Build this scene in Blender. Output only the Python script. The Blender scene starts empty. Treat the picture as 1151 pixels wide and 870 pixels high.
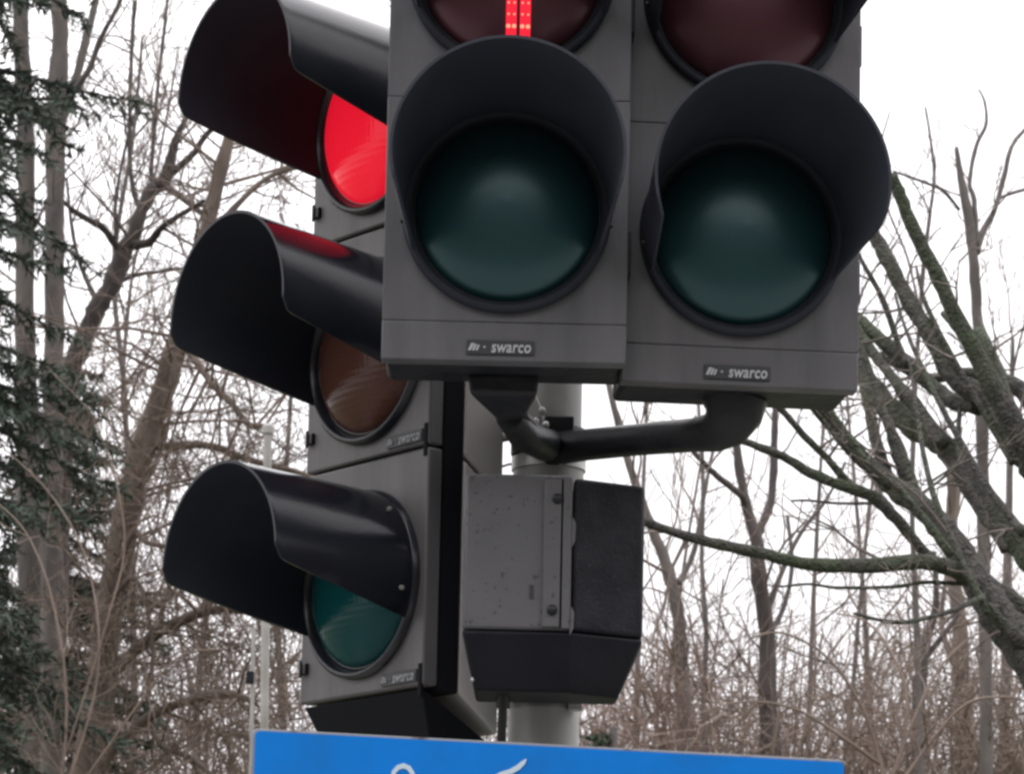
import bpy, bmesh, math, random
from mathutils import Vector, Matrix, noise
R = math.radians
sc = bpy.context.scene
COL = sc.collection

# ------------------------------------------------------------------ camera
PITCH, ROLL, FPX, SHIFT = R(7.0), R(1.2), 3800.0, 417.0
PW, PH = 1151.0, 870.0
CAM = Vector((0, 0, 1.6))
FW = Vector((0, math.cos(PITCH), math.sin(PITCH)))
R0 = Vector((1, 0, 0)); U0 = Vector((0, -math.sin(PITCH), math.cos(PITCH)))
RT = R0 * math.cos(ROLL) + U0 * math.sin(ROLL)
UP = U0 * math.cos(ROLL) - R0 * math.sin(ROLL)
cam_d = bpy.data.cameras.new('camera'); cam = bpy.data.objects.new('camera', cam_d)
COL.objects.link(cam); sc.camera = cam
cam_d.sensor_fit = 'HORIZONTAL'; cam_d.sensor_width = 36.0
cam_d.lens = 36.0 * FPX / PW
cam_d.shift_y = SHIFT / PW
cam_d.clip_start = 0.05; cam_d.clip_end = 2000
cam.matrix_world = Matrix.Translation(CAM) @ Matrix((RT, UP, -FW)).transposed().to_4x4()
cam_d.dof.use_dof = True; cam_d.dof.focus_distance = 4.0; cam_d.dof.aperture_fstop = 42

def at(px, py, Y):
    """world point at depth Y seen at photograph position px, py"""
    u = (px - PW / 2) / FPX; v = -(py - PH / 2 - SHIFT) / FPX
    d = FW + RT * u + UP * v
    return CAM + d * (Y / d.y)

# ------------------------------------------------------------------ world, sun, exposure
SUN_EL, SUN_AZ = R(52), R(-28)         # azimuth from +Y towards +X
w = bpy.data.worlds.new('World'); sc.world = w; w.use_nodes = True
nt = w.node_tree; nt.nodes.clear()
out = nt.nodes.new('ShaderNodeOutputWorld'); bg = nt.nodes.new('ShaderNodeBackground')
sky = nt.nodes.new('ShaderNodeTexSky'); sky.sky_type = 'NISHITA'; sky.sun_disc = False
sky.sun_elevation = SUN_EL; sky.sun_rotation = SUN_AZ
sky.air_density = 1.0; sky.dust_density = 3.0
bw = nt.nodes.new('ShaderNodeRGBToBW')
mx = nt.nodes.new('ShaderNodeMix'); mx.data_type = 'RGBA'; mx.inputs[0].default_value = 0.82
ov = nt.nodes.new('ShaderNodeMix'); ov.data_type = 'RGBA'; ov.blend_type = 'MULTIPLY'; ov.inputs[0].default_value = 1
nz = nt.nodes.new('ShaderNodeTexNoise'); nz.inputs['Scale'].default_value = 2.2; nz.inputs['Detail'].default_value = 5
tc = nt.nodes.new('ShaderNodeTexCoord')
rp = nt.nodes.new('ShaderNodeMapRange')
rp.inputs[1].default_value = .3; rp.inputs[2].default_value = .7
rp.inputs[3].default_value = 10.5; rp.inputs[4].default_value = 13.0
cl = nt.nodes.new('ShaderNodeMix'); cl.data_type = 'RGBA'; cl.blend_type = 'MIX'; cl.inputs[0].default_value = .85
tint = nt.nodes.new('ShaderNodeMix'); tint.data_type = 'RGBA'; tint.blend_type = 'MULTIPLY'; tint.inputs[0].default_value = 1
tint.inputs[7].default_value = (1.0, .975, 1.0, 1)
nt.links.new(tc.outputs['Generated'], nz.inputs['Vector'])
sx_ = nt.nodes.new('ShaderNodeSeparateXYZ'); nt.links.new(tc.outputs['Generated'], sx_.inputs[0])
gz = nt.nodes.new('ShaderNodeMath'); gz.operation = 'MULTIPLY_ADD'; gz.inputs[1].default_value = 1.5; gz.inputs[2].default_value = .95; gz.use_clamp = False
ab = nt.nodes.new('ShaderNodeMath'); ab.operation = 'MAXIMUM'; ab.inputs[1].default_value = 0
nt.links.new(sx_.outputs[2], ab.inputs[0]); nt.links.new(ab.outputs[0], gz.inputs[0])
gm = nt.nodes.new('ShaderNodeMath'); gm.operation = 'MULTIPLY'
nt.links.new(gz.outputs[0], gm.inputs[0]); nt.links.new(rp.outputs[0], gm.inputs[1])
nt.links.new(nz.outputs['Fac'], rp.inputs[0])
nt.links.new(sky.outputs[0], bw.inputs[0])
nt.links.new(sky.outputs[0], mx.inputs[6]); nt.links.new(bw.outputs[0], mx.inputs[7])
nt.links.new(mx.outputs[2], cl.inputs[6]); nt.links.new(gm.outputs[0], cl.inputs[7])
nt.links.new(cl.outputs[2], tint.inputs[6])
nt.links.new(tint.outputs[2], bg.inputs[0]); nt.links.new(bg.outputs[0], out.inputs[0])
bg.inputs[1].default_value = 0.10
sun_d = bpy.data.lights.new('sun', 'SUN'); sun_d.energy = 0.6; sun_d.angle = R(40); sun_d.color = (1, .97, .93)
sun = bpy.data.objects.new('sun', sun_d); COL.objects.link(sun)
sdir = Vector((math.sin(SUN_AZ) * math.cos(SUN_EL), math.cos(SUN_AZ) * math.cos(SUN_EL), math.sin(SUN_EL)))
sun.rotation_euler = sdir.to_track_quat('Z', 'Y').to_euler()
sc.view_settings.view_transform = 'Standard'; sc.view_settings.look = 'None'
sc.view_settings.exposure = 0.05; sc.view_settings.gamma = 1
sc.render.engine = 'CYCLES'
sc.cycles.use_adaptive_sampling = True
sc.cycles.filter_width = 2.8
sc.cycles.max_bounces = 8

# ------------------------------------------------------------------ materials
def lin(c):
    c = c / 255.0
    return c / 12.92 if c <= .04045 else ((c + .055) / 1.055) ** 2.4

def mat(name, col, rough=.5, col2=None, nscale=8, bump=0, bscale=60, metallic=0, detail=6,
        stretch=(1, 1, 1), thr=(.4, .65), emit=None, estr=0, spec=.5, coat=0, rvar=0, col3=None, moss=None):
    m = bpy.data.materials.new(name); m.use_nodes = True
    n = m.node_tree; b = n.nodes['Principled BSDF']; L = n.links.new
    b.inputs['Base Color'].default_value = (*col, 1)
    b.inputs['Roughness'].default_value = rough
    b.inputs['Metallic'].default_value = metallic
    b.inputs['Specular IOR Level'].default_value = spec
    b.inputs['Coat Weight'].default_value = coat
    if emit:
        b.inputs['Emission Color'].default_value = (*emit, 1); b.inputs['Emission Strength'].default_value = estr
    if col2 or bump or rvar:
        t = n.nodes.new('ShaderNodeTexCoord'); mp = n.nodes.new('ShaderNodeMapping')
        mp.inputs['Scale'].default_value = stretch
        L(t.outputs['Object'], mp.inputs[0])
    last = None
    if col2:
        no = n.nodes.new('ShaderNodeTexNoise'); no.inputs['Scale'].default_value = nscale; no.inputs['Detail'].default_value = detail
        L(mp.outputs[0], no.inputs['Vector'])
        mr = n.nodes.new('ShaderNodeMapRange'); mr.inputs[1].default_value = thr[0]; mr.inputs[2].default_value = thr[1]
        L(no.outputs['Fac'], mr.inputs[0])
        cm = n.nodes.new('ShaderNodeMix'); cm.data_type = 'RGBA'
        cm.inputs[6].default_value = (*col, 1); cm.inputs[7].default_value = (*col2, 1)
        L(mr.outputs[0], cm.inputs[0]); last = cm.outputs[2]
        if col3:
            n3 = n.nodes.new('ShaderNodeTexNoise'); n3.inputs['Scale'].default_value = nscale * 15; n3.inputs['Detail'].default_value = 3
            L(t.outputs['Object'], n3.inputs['Vector'])
            m3 = n.nodes.new('ShaderNodeMapRange'); m3.inputs[1].default_value = .64; m3.inputs[2].default_value = .70
            L(n3.outputs['Fac'], m3.inputs[0])
            c3 = n.nodes.new('ShaderNodeMix'); c3.data_type = 'RGBA'; c3.inputs[7].default_value = (*col3, 1)
            L(last, c3.inputs[6]); L(m3.outputs[0], c3.inputs[0]); last = c3.outputs[2]
        if moss:
            n4 = n.nodes.new('ShaderNodeTexNoise'); n4.inputs['Scale'].default_value = 3.5; n4.inputs['Detail'].default_value = 7
            L(t.outputs['Object'], n4.inputs['Vector'])
            m4 = n.nodes.new('ShaderNodeMapRange'); m4.inputs[1].default_value = .45; m4.inputs[2].default_value = .62
            L(n4.outputs['Fac'], m4.inputs[0])
            c4 = n.nodes.new('ShaderNodeMix'); c4.data_type = 'RGBA'; c4.inputs[7].default_value = (*moss, 1)
            L(last, c4.inputs[6]); L(m4.outputs[0], c4.inputs[0]); last = c4.outputs[2]
        L(last, b.inputs['Base Color'])
        if rvar:
            r2 = n.nodes.new('ShaderNodeMapRange'); r2.inputs[3].default_value = rough; r2.inputs[4].default_value = rough + rvar
            L(mr.outputs[0], r2.inputs[0]); L(r2.outputs[0], b.inputs['Roughness'])
    if bump:
        if name == 'bark_mossy':
            vo_ = n.nodes.new('ShaderNodeTexVoronoi'); vo_.feature = 'DISTANCE_TO_EDGE'; vo_.inputs['Scale'].default_value = 55
            wn = n.nodes.new('ShaderNodeTexNoise'); wn.inputs['Scale'].default_value = 20; L(mp.outputs[0], wn.inputs['Vector'])
            wm = n.nodes.new('ShaderNodeMix'); wm.data_type = 'RGBA'; wm.blend_type = 'ADD'; wm.inputs[0].default_value = .06
            L(mp.outputs[0], wm.inputs[6]); L(wn.outputs['Color'], wm.inputs[7]); L(wm.outputs[2], vo_.inputs['Vector'])
            bq = n.nodes.new('ShaderNodeBump'); bq.inputs['Strength'].default_value = .9; bq.inputs['Distance'].default_value = .02
            L(vo_.outputs['Distance'], bq.inputs['Height'])
        nb = n.nodes.new('ShaderNodeTexNoise'); nb.inputs['Scale'].default_value = bscale; nb.inputs['Detail'].default_value = 5
        L(mp.outputs[0], nb.inputs['Vector'])
        bp = n.nodes.new('ShaderNodeBump'); bp.inputs['Strength'].default_value = bump; bp.inputs['Distance'].default_value = .01
        L(nb.outputs['Fac'], bp.inputs['Height']); L(bp.outputs[0], b.inputs['Normal'])
        if name == 'bark_mossy': L(bq.outputs[0], bp.inputs['Normal'])
    return m

M = {}
M['front'] = mat('grey_plastic', (.130, .129, .137), .45, (.086, .085, .091), 9, .06, 90, stretch=(2.2, 2.2, .35), thr=(.38, .75), rvar=.15)
M['front2'] = mat('grey_plastic_weathered', (.124, .122, .127), .48, (.080, .079, .084), 9, .06, 90, stretch=(2, 2, .35), thr=(.38, .75), rvar=.15)
M['side'] = mat('grey_door', (.118, .114, .113), .45, (.074, .072, .073), 10, .06, 90, stretch=(2, 2, .3), thr=(.38, .75), rvar=.1)
M['shell'] = mat('light_grey_shell', (.56, .54, .52), .5, (.46, .45, .43), 7, .05, 80, stretch=(1, 1, .4))
M['black'] = mat('black_plastic', (.014, .016, .021), .42, (.026, .027, .031), 18, .15, 90, rvar=.15, spec=.35)
M['visor'] = mat('black_visor', (.009, .010, .016), .15, (.013, .015, .021), 12, .02, 120, stretch=(1, .4, 1), rvar=.07, spec=.30)
M['visor_inside'] = mat('visor_inside', (.022, .025, .034), .7, (.028, .031, .040), 12, .02, 120, spec=.15)
M['visor_dusty_glare'] = mat('dusty_glare_black_visor', (.032, .036, .048), .5, (.040, .045, .058), 10, .03, 120, stretch=(1, .4, 1), rvar=.12, spec=.3)  # dust tone plus veiling sky glare lifted into the base colour
M['ring'] = mat('bezel_black', (.016, .018, .024), .25, (.024, .026, .032), 20, .03, 100)
M['ring_dusty_glare'] = mat('bezel_dusty_glare', (.028, .032, .042), .6, (.024, .027, .036), 20, .03, 100, spec=.25)  # bezel colour carries the same dust and sky glare
M['gasket'] = mat('gasket_black', (.008, .009, .012), .7, spec=.12)
M['steel'] = mat('galvanised_steel', (.40, .40, .385), .5, (.28, .28, .27), 14, .06, 60, metallic=.1, stretch=(1, 1, .5))
M['steel_light'] = mat('bright_steel', (.52, .52, .50), .4, (.40, .40, .39), 30, .02, 60, metallic=.4)
M['boxgrey'] = mat('box_grey', (.122, .120, .126), .5, (.100, .099, .104), 9, .05, 120, col3=(.055, .055, .058))
M['boxblack'] = mat('box_black', (.014, .015, .020), .55, (.024, .025, .031), 26, .2, 230, detail=8, spec=.2, col3=(.05, .05, .055))
M['boxbase'] = mat('box_base_black', (.008, .009, .013), .55, (.012, .013, .018), 20, .1, 190, spec=.2)
M['plate'] = mat('plate_dark', (.045, .047, .055), .5)
M['plate_txt'] = mat('plate_text', (.55, .57, .59), .5)
M['plate_txt_dim'] = mat('plate_text_worn', (.34, .36, .37), .5, (.22, .23, .24), 120)
M['blue'] = mat('blue_sheeting', (.006, .225, .76), .5, (.012, .175, .56), 9, .03, 40, thr=(.45, .8), spec=.15)
M['signedge'] = mat('sign_edge', (.33, .34, .35), .5, (.10, .075, .06), 16, thr=(.58, .68))
M['signwhite'] = mat('white_sheeting', (.62, .76, .84), .5)
M['whitepost'] = mat('painted_post', (.42, .41, .39), .5, (.30, .29, .27), 6)
M['bolt'] = mat('dark_bolt', (.02, .02, .024), .4, metallic=.3)
M['cable'] = mat('black_cable', (.012, .012, .015), .5)
def lens(name, col, emit=None, estr=0, rough=.18, coat=.3, spec=.5, grid=.12, tint=(1, 1, 1)):
    m = mat(name, col, rough, emit=emit, estr=estr, bump=.0, spec=spec)
    n = m.node_tree; b = n.nodes['Principled BSDF']
    t = n.nodes.new('ShaderNodeTexCoord')
    # moulded prism grid of the lens
    wv = n.nodes.new('ShaderNodeTexWave'); wv.inputs['Scale'].default_value = 38; wv.bands_direction = 'X'
    wz = n.nodes.new('ShaderNodeTexWave'); wz.inputs['Scale'].default_value = 38; wz.bands_direction = 'Z'
    n.links.new(t.outputs['Object'], wv.inputs[0]); n.links.new(t.outputs['Object'], wz.inputs[0])
    ad = n.nodes.new('ShaderNodeMath'); n.links.new(wv.outputs['Fac'], ad.inputs[0]); n.links.new(wz.outputs['Fac'], ad.inputs[1])
    bp = n.nodes.new('ShaderNodeBump'); bp.inputs['Strength'].default_value = grid; bp.inputs['Distance'].default_value = .001
    n.links.new(ad.outputs[0], bp.inputs['Height']); n.links.new(bp.outputs[0], b.inputs['Normal'])
    b.inputs['Coat Weight'].default_value = coat; b.inputs['Coat Roughness'].default_value = .26
    b.inputs['Specular Tint'].default_value = (*tint, 1)
    return m
M['green'] = lens('green_lens', (.006, .029, .034), rough=.42, coat=.6, spec=.9, grid=.03, tint=(.45, .95, 1))
M['green_side'] = lens('green_lens_teal', (.005, .062, .066), coat=0, spec=.2)
M['amber'] = lens('amber_lens', (.10, .042, .032), coat=0, spec=.2)
M['red_off'] = lens('red_lens_dark', (.070, .022, .030), rough=.42, coat=.5, spec=.8, grid=.03, tint=(1, .5, .6))
M['red_on'] = lens('red_lens_lit', (.55, .02, .03), emit=(1.0, .008, .035), estr=.60, coat=0, spec=.2)
M['led_red'] = mat('led_red', (.4, .01, .01), .4, emit=(1, .02, .05), estr=.95)
M['led_hot'] = mat('led_hot', (.4, .1, .05), .4, emit=(1, .30, .18), estr=1.5)
# bark
M['bark_brown'] = mat('bark_brown', (.22, .175, .145), .9, (.13, .105, .09), 9, .7, 40, stretch=(1, 1, .35))
M['bark_grey'] = mat('bark_grey', (.17, .15, .14), .9, (.10, .09, .085), 9, .7, 40, stretch=(1, 1, .35))
M['bark_dark'] = mat('bark_dark', (.10, .085, .08), .9, (.06, .052, .05), 9, .7, 40, stretch=(1, 1, .35))
M['bark_moss'] = mat('bark_mossy', (.100, .095, .083), .9, (.048, .046, .042), 30, .9, 70, moss=(.072, .090, .054))
M['bark_moss2'] = mat('bark_grey_green', (.115, .112, .10), .9, (.06, .058, .054), 12, .8, 45, moss=(.10, .115, .07))
M['twig_brown'] = mat('twig_brown', (.27, .21, .175), .85, (.165, .122, .10), 3)  # twig colours lightened, standing in for haze and glare over the woods
M['twig_grey'] = mat('twig_grey', (.23, .19, .17), .85, (.12, .10, .09), 3)
M['twig_pale'] = mat('twig_pale', (.27, .21, .165), .85, (.17, .13, .10), 3)
M['twig_red'] = mat('twig_reddish', (.28, .205, .17), .85, (.17, .12, .098), 3)
M['needle'] = mat('spruce_needles', (.060, .086, .066), .7, (.092, .120, .090), 2.2, thr=(.35, .65))
M['needle2'] = mat('spruce_needles_green', (.055, .085, .05), .7, (.085, .115, .07), 3, thr=(.35, .65))
M['grass'] = mat('grass', (.06, .08, .035), .95, (.10, .09, .05), .6, .5, 12)
M['paving'] = mat('paving', (.22, .215, .205), .9, (.16, .155, .15), 3, .3, 50)
M['asphalt'] = mat('asphalt', (.05, .05, .052), .9, (.04, .04, .042), 5, .4, 90)

# ------------------------------------------------------------------ mesh collector
class MB:
    def __init__(s): s.v = []; s.f = []; s.sm = []
    def add(s, vs, fs, smooth=False):
        o = len(s.v); s.v += [tuple(p) for p in vs]
        s.f += [tuple(i + o for i in f) for f in fs]; s.sm += [smooth] * len(fs)
    def box(s, x0, x1, y0, y1, z0, z1):
        s.add([(x0,y0,z0),(x1,y0,z0),(x1,y1,z0),(x0,y1,z0),(x0,y0,z1),(x1,y0,z1),(x1,y1,z1),(x0,y1,z1)],
              [(0,3,2,1),(4,5,6,7),(0,1,5,4),(1,2,6,5),(2,3,7,6),(3,0,4,7)])
    def tube(s, pts, rad, n=8, cap=True):
        pts = [Vector(p) for p in pts]
        if len(pts) < 2: return
        t = (pts[1] - pts[0]).normalized()
        u = t.orthogonal().normalized(); vs = []
        for i, p in enumerate(pts):
            if i == 0: tt = pts[1] - pts[0]
            elif i == len(pts) - 1: tt = pts[-1] - pts[-2]
            else: tt = pts[i + 1] - pts[i - 1]
            tt = tt.normalized(); u = (u - tt * u.dot(tt))
            if u.length < 1e-6: u = tt.orthogonal()
            u.normalize(); b = tt.cross(u)
            r = rad[i] if isinstance(rad, (list, tuple)) else rad
            for k in range(n):
                a = 2 * math.pi * k / n
                vs.append(p + u * (r * math.cos(a)) + b * (r * math.sin(a)))
        fs = []
        for i in range(len(pts) - 1):
            for k in range(n):
                fs.append((i*n+k, i*n+(k+1)%n, (i+1)*n+(k+1)%n, (i+1)*n+k))
        if cap:
            fs.append(tuple(reversed(range(n)))); fs.append(tuple((len(pts)-1)*n + k for k in range(n)))
        s.add(vs, fs, True)
    def lathe(s, prof, n=64, c=(0, 0, 0)):      # profile (radius, y) round the Y axis
        vs = []; m = len(prof)
        for i in range(n):
            a = 2 * math.pi * i / n
            for r, y in prof: vs.append((c[0] + r * math.sin(a), c[1] + y, c[2] + r * math.cos(a)))
        fs = []
        for i in range(n):
            j = (i + 1) % n
            for k in range(m - 1):
                fs.append((i*m+k, j*m+k, j*m+k+1, i*m+k+1))
        s.add(vs, fs, True)
    def prism(s, poly, y0, y1):                  # poly in x,z
        n = len(poly)
        s.add([(x, y0, z) for x, z in poly] + [(x, y1, z) for x, z in poly],
              [tuple(range(n)), tuple(reversed(range(n, 2*n)))] + [(i, i+n, (i+1)%n+n, (i+1)%n) for i in range(n)])
    def build(s, name, m, parent=None, bevel=0, seg=2, recalc=True, loc=None, angle=35):
        me = bpy.data.meshes.new(name); me.from_pydata(s.v, [], s.f)
        me.polygons.foreach_set('use_smooth', s.sm)
        if recalc:
            bm = bmesh.new(); bm.from_mesh(me); bmesh.ops.recalc_face_normals(bm, faces=bm.faces)
            if bevel:
                es = [e for e in bm.edges if len(e.link_faces) == 2 and e.calc_face_angle(0) > R(angle)]
                ns = [f.normal.copy() for f in bm.faces if not f.smooth]
                bmesh.ops.bevel(bm, geom=es, offset=bevel, segments=seg, affect='EDGES', profile=.5, clamp_overlap=True)
                bm.normal_update()
                for f in bm.faces: f.smooth = len(ns) > 200 or not any(abs(f.normal.dot(q)) > .999 for q in ns)
            bm.to_mesh(me); bm.free()
            try:
                if not bevel: me.set_sharp_from_angle(angle=R(40))
            except Exception: pass
        me.materials.append(m)
        o = bpy.data.objects.new(name, me); COL.objects.link(o)
        if parent: o.parent = parent
        if loc is not None: o.location = loc
        return o

def tag(o, label=None, cat=None, group=None, kind=None):
    if label: o['label'] = label
    if cat: o['category'] = cat
    if group: o['group'] = group
    if kind: o['kind'] = kind
    return o
def empty(name, loc, rz=0):
    o = bpy.data.objects.new(name, None); COL.objects.link(o)
    o.empty_display_size = .1; o.location = loc; o.rotation_euler.z = rz
    return o

# ------------------------------------------------------------------ ground
g = MB(); g.add([(-600,-600,0),(600,-600,0),(600,600,0),(-600,600,0)], [(0,1,2,3)])
tag(g.build('ground', M['grass']), kind='structure')
g = MB(); g.box(-60, 60, -1.2, 5.6, -.02, .12)
tag(g.build('pavement', M['paving'], bevel=.01), kind='structure')
g = MB(); g.add([(-60,-9,.004),(60,-9,.004),(60,-1.2,.004),(-60,-1.2,.004)], [(0,1,2,3)])
tag(g.build('road', M['asphalt']), kind='structure')
GZ = .12

# ------------------------------------------------------------------ traffic signals
def visor(Lv, r0, r1, rise, a0, a1, th=.0035):
    nt_, na = 26, 56
    def pt(i, j, off):
        t = i / nt_
        A = a0 + (a1 - a0) * t
        if t > .93: A -= R(7) * (1 - math.sqrt(max(0, 1 - ((t - .93) / .07) ** 2)))
        a = -A + 2 * A * j / na
        r = r0 + (r1 - r0) * t + off
        return (r * math.sin(a), -Lv * t, r * math.cos(a) + rise * t)
    mb = MB(); vs = []; W = na + 1
    for off in (0, -th):
        for i in range(nt_ + 1):
            for j in range(W): vs.append(pt(i, j, off))
    N = (nt_ + 1) * W; fs = []
    for i in range(nt_):
        for j in range(na):
            a = i*W+j; b = a+1; c = a+W+1; d = a+W
            fs.append((a, b, c, d)); fs.append((N+d, N+c, N+b, N+a))
    for j in range(na):
        fs.append((j+1, j, N+j, N+j+1)); e = nt_*W
        fs.append((e+j, e+j+1, N+e+j+1, N+e+j))
    for i in range(nt_):
        a = i*W; d = a+W; fs.append((a, d, N+d, N+a)); a = i*W+na; d = a+W; fs.append((d, a, N+a, N+d))
    mb.add(vs, fs, True); mb.inner = (N, nt_ * na * 2); return mb

def text_mesh(txt, size, depth=.0006, bold=.0):
    cu = bpy.data.curves.new('lettering', 'FONT'); cu.body = txt; cu.size = size
    cu.align_x = 'CENTER'; cu.align_y = 'CENTER'; cu.extrude = depth; cu.offset = bold; cu.shear = .15
    cu.space_character = 1.05; cu.resolution_u = 4
    ob = bpy.data.objects.new('lettering_source', cu); COL.objects.link(ob)
    dg = bpy.context.evaluated_depsgraph_get(); dg.update()
    me = bpy.data.meshes.new_from_object(ob.evaluated_get(dg))
    bpy.data.objects.remove(ob); bpy.data.curves.remove(cu)
    me.transform(Matrix.Rotation(R(90), 4, 'X'))
    return me

def name_plate(parent, x, z, wid, hei, y, dim=False):
    p = MB(); p.box(-wid/2, wid/2, -.0015, .0015, -hei/2, hei/2)
    po = p.build('name_plate', M['plate'], parent, bevel=.0006, loc=(x, y, z))
    me = text_mesh('swarco', hei * .86, bold=hei * .012)
    me.transform(Matrix.Diagonal((1.06, 1, 1.38, 1)))
    me.materials.append(M['plate_txt_dim' if dim else 'plate_txt'])
    o = bpy.data.objects.new('lettering', me); COL.objects.link(o); o.parent = po
    o.location = (wid * .155, -.0022, 0)
    # the little mark in front of the word: three joined strokes and a dot
    e = MB(); s = hei
    def stroke(pts, wd):
        for (xa, za), (xb, zb) in zip(pts, pts[1:]):
            e.prism([(xa, za), (xa + wd, za), (xb + wd, zb), (xb, zb)], -.0028, -.0016)
    stroke([(-.30*s, -.26*s), (-.06*s, .26*s)], .20*s)
    stroke([(0*s, -.26*s), (.16*s, .20*s)], .16*s)
    stroke([(.24*s, -.26*s), (.38*s, .14*s)], .14*s)
    e.box(.78*s, .92*s, -.0028, -.0016, -.06*s, .06*s)
    e.build('emblem', M['plate_txt_dim' if dim else 'plate_txt'], po, loc=(-wid * .5 + .40 * s, 0, 0))
    return po

LB = .046
def lamp(parent, z, lens_mat, visor_mat, Lv, r=.118, rv=.127, rise=.004, dirty=False, x=0, a0=120, a1=107, rm='ring', lb=.036):
    """bezel ring, convex lens and hooded visor round the point (x, 0, z)"""
    b = MB(); b.lathe([(r+.004, .004), (r+.003, -.008), (r-.001, -.011), (r-.005, -.009), (r-.009, -.003), (r-.013, .006)], c=(0,0,0))
    ring = b.build('bezel', M[rm], parent, recalc=False, loc=(x, 0, z))
    l = MB(); rr = r - .010; prof = [(rr * math.sin(R(q * 9)), .006 - lb * math.cos(R(q * 9))) for q in range(0, 11)]
    prof[0] = (0.0003, prof[0][1]); l.lathe(prof)
    lo = l.build('lens', lens_mat, parent, recalc=False, loc=(x, 0, z))
    v = visor(Lv, r + .001, rv, rise, R(a0), R(a1))
    vo = v.build('visor', visor_mat, parent, loc=(x, -.006, z))
    vo.data.materials.append(M['visor_inside'])
    for p in vo.data.polygons:
        if min(p.vertices) >= v.inner[0] and visor_mat is M['visor']: p.material_index = 1
    for a in (-100, -48, 48, 100):
        ax, az = (r + .002) * math.sin(R(a)), (r + .002) * math.cos(R(a))
        tabs = MB(); tabs.tube([(ax, -.026, az), (ax * 1.035, -.026, az * 1.035)], .0028, 8)
        tabs.build('rivet', M['steel'] if lens_mat is M['green_side'] else M['bolt'], vo, loc=(0, .006, 0))
    return lo

def front_head(px, py, Y, yaw, W, pitch_m, zc, fm, label, red_mat, man, r1=.1305):
    DH = .266; root = empty('pedestrian_signal', at(px, py, Y), yaw)
    tag(root, label, 'traffic light', 'pedestrian signals facing the camera')
    H = .046 + 2 * pitch_m + .012
    # rear body
    b = MB(); b.box(-W/2+.004, W/2-.004, .026, .115, .001, H)
    b.build('housing', M['black'], root, bevel=.006)
    b = MB(); b.box(-W/2, W/2, .0, .0255, 0, .0457)
    b.build('bottom_cap', fm, root, bevel=.0016)
    for k in range(2):
        z0 = .046 + k * DH; z1 = z0 + (DH if k == 0 else pitch_m + .02) - .0003
        d = MB(); d.box(-W/2, W/2, .0002, .0255, z0, z1)
        d.build('door', fm, root, bevel=.0012)
        ln = lamp(root, zc + k * pitch_m, M['green'] if k == 0 else red_mat, M['visor_dusty_glare'], .2, lb=.046, rv=r1, rise=.010, rm='ring_dusty_glare', a0=115, a1=111)
        if k == 1 and man:
            # standing figure of lit diodes behind the red lens
            f = MB(); hot = MB(); rr = .105
            def dep(x, z): return .006 - LB * math.sqrt(max(0, 1 - (x*x + z*z) / (rr*rr)))
            def cell(x0, x1, z0, z1):
                q = [(x0, z0), (x1, z0), (x1, z1), (x0, z1)]
                f.add([(x, dep(x, z) - .0016, z) for x, z in q] + [(x, dep(x, z) + .001, z) for x, z in q],
                      [(0,1,2,3), (0,4,5,1), (1,5,6,2), (2,6,7,3), (3,7,4,0)])
            for cx in (.0005, .0165):
                for i in range(14): cell(cx - .0062, cx + .0062, -.092 + i*.0065, -.0855 + i*.0065)
                for i in range(8):
                    for dx in (-.0033, .0033):
                        hz = -.088 + i * .0125; x = cx + dx; rd = .0026 if i < 2 else .0013
                        hot.lathe([(.0003, -.0035), (rd * .8, -.0028), (rd, -.0010)], 10, (x, dep(x, hz), hz))
            for i in range(8):
                for j in range(4): cell(-.014 + j*.01125, -.014 + (j+1)*.01125, -.001 + i*.0065, .0055 + i*.0065)
            for i in range(4):
                for j in range(2): cell(-.002 + j*.0105, -.002 + (j+1)*.0105, .056 + i*.005, .061 + i*.005)
            f.build('lit_figure', M['led_red'], ln)
            hot.build('diodes', M['led_hot'], ln, recalc=False)
    # locks on the left edge and side hinges
    for zz in (.11, .11 + pitch_m):
        h = MB(); h.box(W/2-.0005, W/2+.004, .012, .05, zz, zz+.05)
        h.build('hinge', M['black'], root, bevel=.001)
    name_plate(root, -.004, .0155, .078, .0165, -.0012)
    return root

f1 = front_head(566, 406, 3.80, R(0.3), .2815, .2885, .177, M['front'],
    'pedestrian signal showing the legs of a lit red figure above a dark green lens', M['red_off'], True)
f2 = front_head(832, 434, 3.86, R(5.8), .2790, .2880, .180, M['front2'],
    'unlit pedestrian signal with dark red and dark green lenses on the long black arm', M['red_off'], False, .134)

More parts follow.
